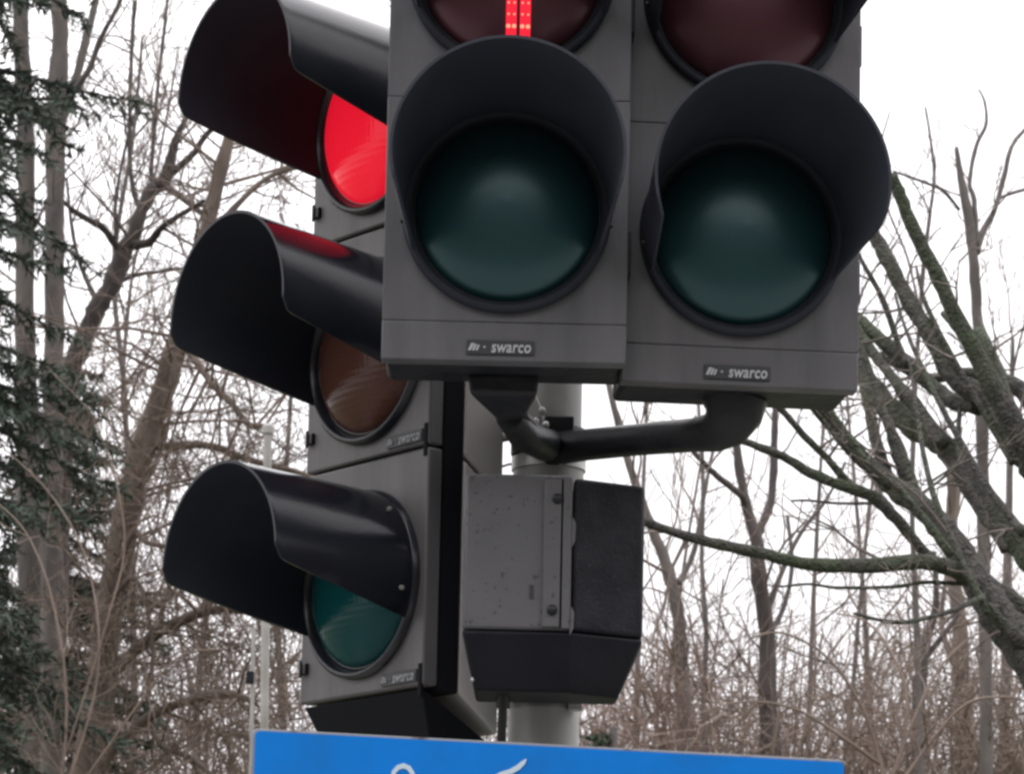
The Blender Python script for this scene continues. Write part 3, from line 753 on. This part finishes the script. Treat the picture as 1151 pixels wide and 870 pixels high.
# left group
tree('bare_tree', 'leaning brown trunk with curved boughs behind the visors of the left traffic light', 'tree', [
 ([(84,960,38.6),(99,860,37.0),(114,770,35.3),(122,690,31.9),(140,595,31.1),(160,505,28.6),(188,425,26.0),(210,345,21.8),(232,260,18.5),(248,190,16.0),(262,140,12.6),(285,60,9.2),(300,-20,6.7)], 0, 0),
 ([(172,500,10.1),(185,502,10.1),(225,500,9.2),(250,505,8.4),(280,517,7.6),(330,530,6.7),(360,540,5.9)], 0, -.4),
 ([(206,385,9.2),(230,420,8.4),(245,438,8.4),(262,455,7.6),(280,478,7.6),(300,478,5.9)], 0, -.6),
 ([(122,765,13.4),(135,750,13.4),(160,725,14.3),(178,712,14.3),(200,700,13.4),(225,690,10.9),(250,685,8.4),(280,688,5.9)], -.1, -.5),
 ([(104,880,11.8),(130,840,11.8),(165,808,10.9),(200,792,10.1),(235,782,10.1),(262,781,9.2),(285,790,7.6)], -.1, -.6),
 ([(150,560,7.6),(175,520,7.6),(190,470,5.9),(193,420,5.0),(200,380,4.2)], .2, .4),
 ([(226,290,8.4),(245,255,7.6),(262,235,7.6),(300,200,5.9),(345,185,5.0)], 0, .3),
 ([(132,640,7.6),(150,600,6.7),(165,610,6.7),(200,620,5.0),(235,650,4.2),(260,700,3.4)], -.2, -.6),
 ([(165,812,6.7),(185,840,6.7),(215,852,6.7),(245,880,5.9)], -.2, -.5),
 ([(178,712,7.6),(190,660,6.7),(215,640,5.9),(240,660,4.2)], -.2, .1),
 ([(128,670,5.9),(150,650,5.9),(165,680,5.0),(172,740,4.2),(165,790,3.4)], -.3, -.5)],
 17, M['bark_brown'], M['twig_brown'], 41, density=12.0, tl=(.25, .95), lev=3, rmin=.0023, kids=(2, 4), up=.02)
tree('bare_tree', 'dark crooked bare tree forking into thin upright shoots, left of the red lamp', 'tree', [
 ([(40,960,28.6),(52,820,26.9),(62,700,25.2),(68,560,24.4),(76,435,23.5),(95,380,22.7),(110,345,21.8),(125,320,21.0),(140,280,18.5),(150,262,16.8),(160,235,15.1),(172,212,16.8),(185,202,16.0),(195,165,10.9),(205,140,6.7),(216,122,5.0)], 0, 0),
 ([(172,212,6.7),(170,195,5.9),(173,150,5.0),(178,90,4.2),(185,30,4.2),(190,-20,3.4)], 0, .2),
 ([(158,236,6.7),(150,215,5.9),(146,180,5.0),(146,120,5.0),(148,60,5.0),(151,0,4.2)], 0, .3),
 ([(136,285,9.2),(118,258,8.4),(100,247,7.6),(82,236,5.9),(70,225,4.2)], 0, -.4),
 ([(140,300,5.0),(132,290,4.2),(130,230,4.2),(140,170,3.4),(150,130,3.4)], 0, .3),
 ([(186,200,10.1),(215,175,7.6),(235,148,6.7),(262,130,5.0),(300,105,4.2)], 0, -.2),
 ([(182,207,9.2),(205,222,7.6),(225,238,6.7),(250,255,4.2)], 0, -.3),
 ([(148,275,10.9),(168,272,10.1),(182,255,7.6),(205,240,5.9),(230,225,4.2)], 0, -.5),
 ([(112,345,6.7),(100,320,5.9),(88,290,5.0),(80,250,4.2),(75,200,3.4)], 0, .4),
 ([(125,322,5.9),(150,310,5.0),(180,305,4.2),(215,300,3.4)], 0, .4)],
 18.5, M['bark_dark'], M['twig_grey'], 42, density=4.0, tl=(.25, .8), lev=3, rmin=.0022, kids=(1, 3), up=.2)
tree('bare_tree', 'straight grey trunk second from the left edge with a bough slanting right', 'tree', [
 ([(56,950,26),(58,700,25),(60,435,24),(62,300,22),(62,200,22),(64,110,23),(68,50,20),(66,0,19),(66,-40,18)], 0, 0),
 ([(68,140,12),(75,118,11),(85,88,10),(95,50,9),(103,20,8),(112,-15,7)], 0, .1),
 ([(80,105,8),(100,78,7),(112,45,6),(128,15,5),(140,-10,4)], 0, -.3)],
 18, M['bark_grey'], M['twig_grey'], 43, density=1.6, tl=(.4, 1.0), lev=2, rmin=.0026, kids=(2, 3))
tree('bare_tree', 'straight grey trunk nearest the left edge, behind the spruce boughs', 'tree', [
 ([(40,950,32),(34,700,30),(30,435,26),(28,300,22),(30,200,20),(26,100,20),(23,0,19),(22,-40,18)], 0, 0)],
 18.2, M['bark_grey'], M['twig_grey'], 44, density=1.0, tl=(.4, 1.0), lev=2, rmin=.0026, kids=(2, 3))
tree('distant_tree', 'faint thin bare tree between the crooked tree and the red lamp', 'tree', [
 ([(150,950,8),(150,700,8),(140,450,7),(128,300,6),(150,150,4),(160,40,3)], 0, 0),
 ([(138,420,5),(150,300,4),(178,180,3),(200,60,2.5)], 0, .5)],
 24, M['bark_grey'], M['twig_brown'], 45, density=3.2, tl=(.4, 1.2), lev=2, rmin=.003, kids=(2, 3), up=.4, group='far bare trees on the left')
tree('distant_tree', 'faint thin bare tree beside the slim white post', 'tree', [
 ([(318,950,9),(316,780,8),(310,650,7),(322,520,6),(330,400,4)], 0, 0),
 ([(316,780,5),(290,700,4),(270,620,3)], 0, .5),
 ([(312,640,5),(270,560,4),(255,480,3)], 0, .5)],
 23, M['bark_grey'], M['twig_brown'], 46, density=3.4, tl=(.4, 1.1), lev=2, rmin=.003, kids=(2, 3), up=.3, group='far bare trees on the left')
tree('distant_tree', 'faint thin bare tree below the green lamp visor', 'tree', [
 ([(215,950,9),(222,800,8),(230,700,7),(250,600,6),(262,500,4)], 0, 0),
 ([(222,800,5),(200,700,4),(196,600,3)], 0, .5)],
 23.5, M['bark_grey'], M['twig_brown'], 47, density=3.4, tl=(.4, 1.1), lev=2, rmin=.003, kids=(2, 3), up=.3, group='far bare trees on the left')

# ------------------------------------------------------------------ shrubs
def shrub(px, py_top, Y, n, wpx, label, twig, seed, group, name='bare_shrub'):
    rng = random.Random(seed); t = at(px, py_top, Y); H = t.z
    root = empty(name, (t.x, Y, 0)); tag(root, label, 'shrub', group); mb = MB()
    wr = wpx * Y / FPX
    for i in range(n):
        a = rng.uniform(0, 6.28); lean = rng.uniform(.1, 1.6)
        p = Vector((math.cos(a) * .3, math.sin(a) * .3, 0)); h = H * rng.uniform(.62, 1.05)
        tip = Vector((math.cos(a) * wr * lean, math.sin(a) * wr * lean, h))
        pts = [p.lerp(tip, k / 7) + Vector((rng.gauss(0, .09), rng.gauss(0, .09), 0)) * (k > 0) for k in range(8)]
        mb.tube(pts, [.017 - .0016 * k for k in range(8)], 4, cap=False)
        for j in range(rng.randint(5, 8)):
            k = rng.uniform(3.6, 7); i0 = min(6, int(k)); q = pts[i0].lerp(pts[i0+1], k - i0)
            d = ((pts[i0+1] - pts[i0]).normalized() * .6 + rv(rng)).normalized()
            grow(mb, q, d, rng.uniform(.35, .9), .007, 2, rng, .05, (2, 3), rmin=.0026)
    mb.build('stems', twig, root, recalc=False)
    return root
rng = random.Random(77)
spots = [(690,745),(725,690),(760,735),(800,730),(840,745),(885,700),(925,735),(968,715),(1005,740),(1045,760),(1085,740),(1125,745),(1160,720)]
places = ['right beside the steel pole','at the lower right corner of the control box','under the leaning bare tree','around the thin straight tree',
          'left of the dark forked trunk','right of the dark forked trunk','below the middle of the long mossy branch','below the fork of the mossy branches',
          'left of the short dark stub tree','around the short dark stub tree','around the pale brown tree','below the mossy trunk','at the right edge of the photo']
mats = ['twig_red','twig_red','twig_brown','twig_red','twig_pale','twig_brown','twig_red','twig_brown','twig_pale','twig_brown','twig_pale','twig_brown','twig_pale']
for i, (x, y) in enumerate(spots):
    shrub(x, y, 20 + rng.uniform(-2.5, 4), rng.choice([18, 24, 30]), 62, 'bare brown shrub ' + places[i], M[mats[i]], 200 + i, 'bare shrubs under the trees on the right')
for i, (x, y, l) in enumerate([(20,700,'at the lower left corner'),(130,760,'at the foot of the leaning brown trunk'),(200,740,'under the curved boughs at the left'),
                               (262,730,'left of the slim white post'),(322,720,'just behind the slim white post'),(75,560,'among the spruce boughs at the left')]):
    shrub(x, y, 21 + rng.uniform(-2, 3), 22, 70, 'bare brown shrub ' + l, M[['twig_brown','twig_red'][i % 2]], 300 + i, 'bare shrubs under the trees on the left')

tree('arching_bush', 'thin arching bush with long curved stems under the mossy branches', 'shrub', [
 ([(1010,960,5.2),(985,840,4.5),(960,780,3.9),(925,735,3.2),(880,712,2.6),(850,716,1.3)], 0, 0),
 ([(1000,900,4.5),(1020,800,3.9),(1005,740,3.2),(975,700,2.6),(940,690,2.0)], 0, .4),
 ([(1000,900,4.5),(1050,830,3.9),(1090,790,3.2),(1140,785,2.6),(1170,800,2.0)], 0, -.3),
 ([(990,860,3.9),(900,800,3.2),(830,790,2.6),(780,805,2.0)], 0, -.4),
 ([(1000,880,3.9),(1040,780,3.2),(1075,730,2.6),(1120,705,2.0),(1160,715,1.3)], 0, .2)],
 15, M['twig_brown'], M['twig_brown'], 91, density=4.0, tl=(.12, .45), lev=2, rmin=.0016, kids=(1, 3), up=.1, sides=6)
tree('arching_bush', 'thin arching bush with long curved stems in front of the leaning brown trunk', 'shrub', [
 ([(60,960,3.9),(75,800,3.3),(60,680,2.8),(30,600,2.2),(-10,560,1.7)], 0, 0),
 ([(70,900,3.3),(110,760,2.8),(100,640,2.2),(60,560,1.7),(0,500,1.1)], 0, .4),
 ([(80,900,3.3),(150,800,2.8),(200,740,2.2),(255,730,1.7)], 0, -.3),
 ([(70,860,2.8),(120,700,2.2),(140,600,1.9),(110,480,1.4),(60,420,1.1)], 0, .2)],
 13.5, M['twig_brown'], M['twig_brown'], 92, density=3.0, tl=(.12, .5), lev=2, rmin=.0013, kids=(1, 3), up=.1, sides=6)

# far thicket that reads as one mass
rng = random.Random(9); mb = MB()
for i in range(400):
    Y = rng.uniform(26, 36); x = rng.uniform(-6.5, 6.5)
    H = 1.6 + Y * (rng.uniform(.10, .165) if x > 0 else rng.uniform(.09, .15))
    p = Vector((x, Y, 0)); q = Vector((x + rng.gauss(0, 1.3), Y, H))
    pts = [p.lerp(q, k/6) + Vector((rng.gauss(0,.13),0,0)) for k in range(7)]
    mb.tube(pts, [.03,.027,.023,.019,.014,.010,.005], 3, cap=False)
    for j in range(7):
        k = rng.uniform(3.8, 6); i0 = min(5, int(k)); b_ = pts[i0].lerp(pts[i0+1], k-i0)
        grow(mb, b_, rv(rng) + Vector((0,0,.4)), rng.uniform(.4, 1.1), .009, 1, rng, .1, (2, 4), rmin=.004)
tag(mb.build('thicket', M['twig_brown'], recalc=False), 'distant brown thicket of bare stems behind the trees', 'thicket', kind='stuff')

# ------------------------------------------------------------------ spruces
def spruce(px, py, Y, H, Rb, seed, label, m, z0=1.0, nb=120, top=None, trunk=.16, size=1.0):
    rng = random.Random(seed); t = at(px, py, Y); root = empty('spruce', (t.x, Y, 0))
    tag(root, label, 'tree', 'spruces')
    mb = MB(); mb.tube([(0,0,0), (0,0,H*.5), (0,0,H)], [trunk, trunk*.6, .02], 12); mb.build('trunk', M['bark_dark'], root, recalc=False)
    br = MB(); nd = MB()
    def needles(p, d, L, dens=34):
        n = int(L * dens * 2.4) + 1
        for i in range(n):
            q = p + d * (L * rng.random())
            v = (rv(rng) + d * .9).normalized(); l = rng.uniform(.022, .045) * size
            sd = v.cross(rv(rng)).normalized() * .0055 * size
            o = len(nd.v); nd.v += [tuple(q - sd), tuple(q + sd), tuple(q + v * l)]; nd.f.append((o, o+1, o+2)); nd.sm.append(False)
    for i in range(nb):
        z = z0 + (H - z0) * rng.random() ** 1.05
        f = 1 - (z - z0) / (H - z0); L = Rb * (.25 + .75 * f ** .8) * rng.uniform(.6, 1.12)
        a = rng.uniform(0, 6.283); d = Vector((math.cos(a), math.sin(a), rng.uniform(-.45, .05))).normalized()
        pts = []; p = Vector((0, 0, z)); n = 8
        for k in range(n + 1):
            s = k / n
            pts.append(p + d * (L * s) + Vector((0, 0, -L * .30 * s * s + L * .16 * s ** 4)))
        br.tube(pts, [.018 * (1 - .8 * k / n) for k in range(n + 1)], 4, cap=False)
        for k in range(1, n):
            for sgn_ in (-1, 1):
                for _ in range(2):
                    q = pts[k].lerp(pts[k+1], rng.random()); fd = (pts[k+1] - pts[k]).normalized()
                    sd = fd.cross(Vector((0,0,1))).normalized() * sgn_
                    dd = (fd * .8 + sd * rng.uniform(.5, 1) + Vector((0,0,rng.uniform(-1.2, .1)))).normalized()
                    tl = L * (1 - k / n * .6) * rng.uniform(.16, .34)
                    br.tube([q, q + dd * tl], [.004, .002], 3, cap=False)
                    needles(q, dd, tl)
                    if tl > .2:
                        q2 = q + dd * tl * .5; d2 = (dd + rv(rng) * .6 + Vector((0,0,-.4))).normalized()
                        needles(q2, d2, tl * .6)
            needles(pts[k], (pts[k+1] - pts[k]).normalized(), L / n)
    br.build('branches', M['bark_dark'], root, recalc=False); nd.build('needles', m, root, recalc=False)
    return root
spruce(-62, 400, 15.5, 12.5, 1.12, 1, 'tall blue green spruce at the left edge of the photo', M['needle'], z0=2.2, nb=330, size=1.5)
spruce(690, 800, 16, 3.72, .6, 2, 'small green spruce just right of the steel pole above the blue sign', M['needle2'], z0=1.6, nb=70, size=1.1)
spruce(60, 800, 19, 6.2, 1.0, 3, 'lower dark green spruce in the bottom left corner of the photo', M['needle'], z0=1.6, nb=190, size=1.5)
print('scene done')
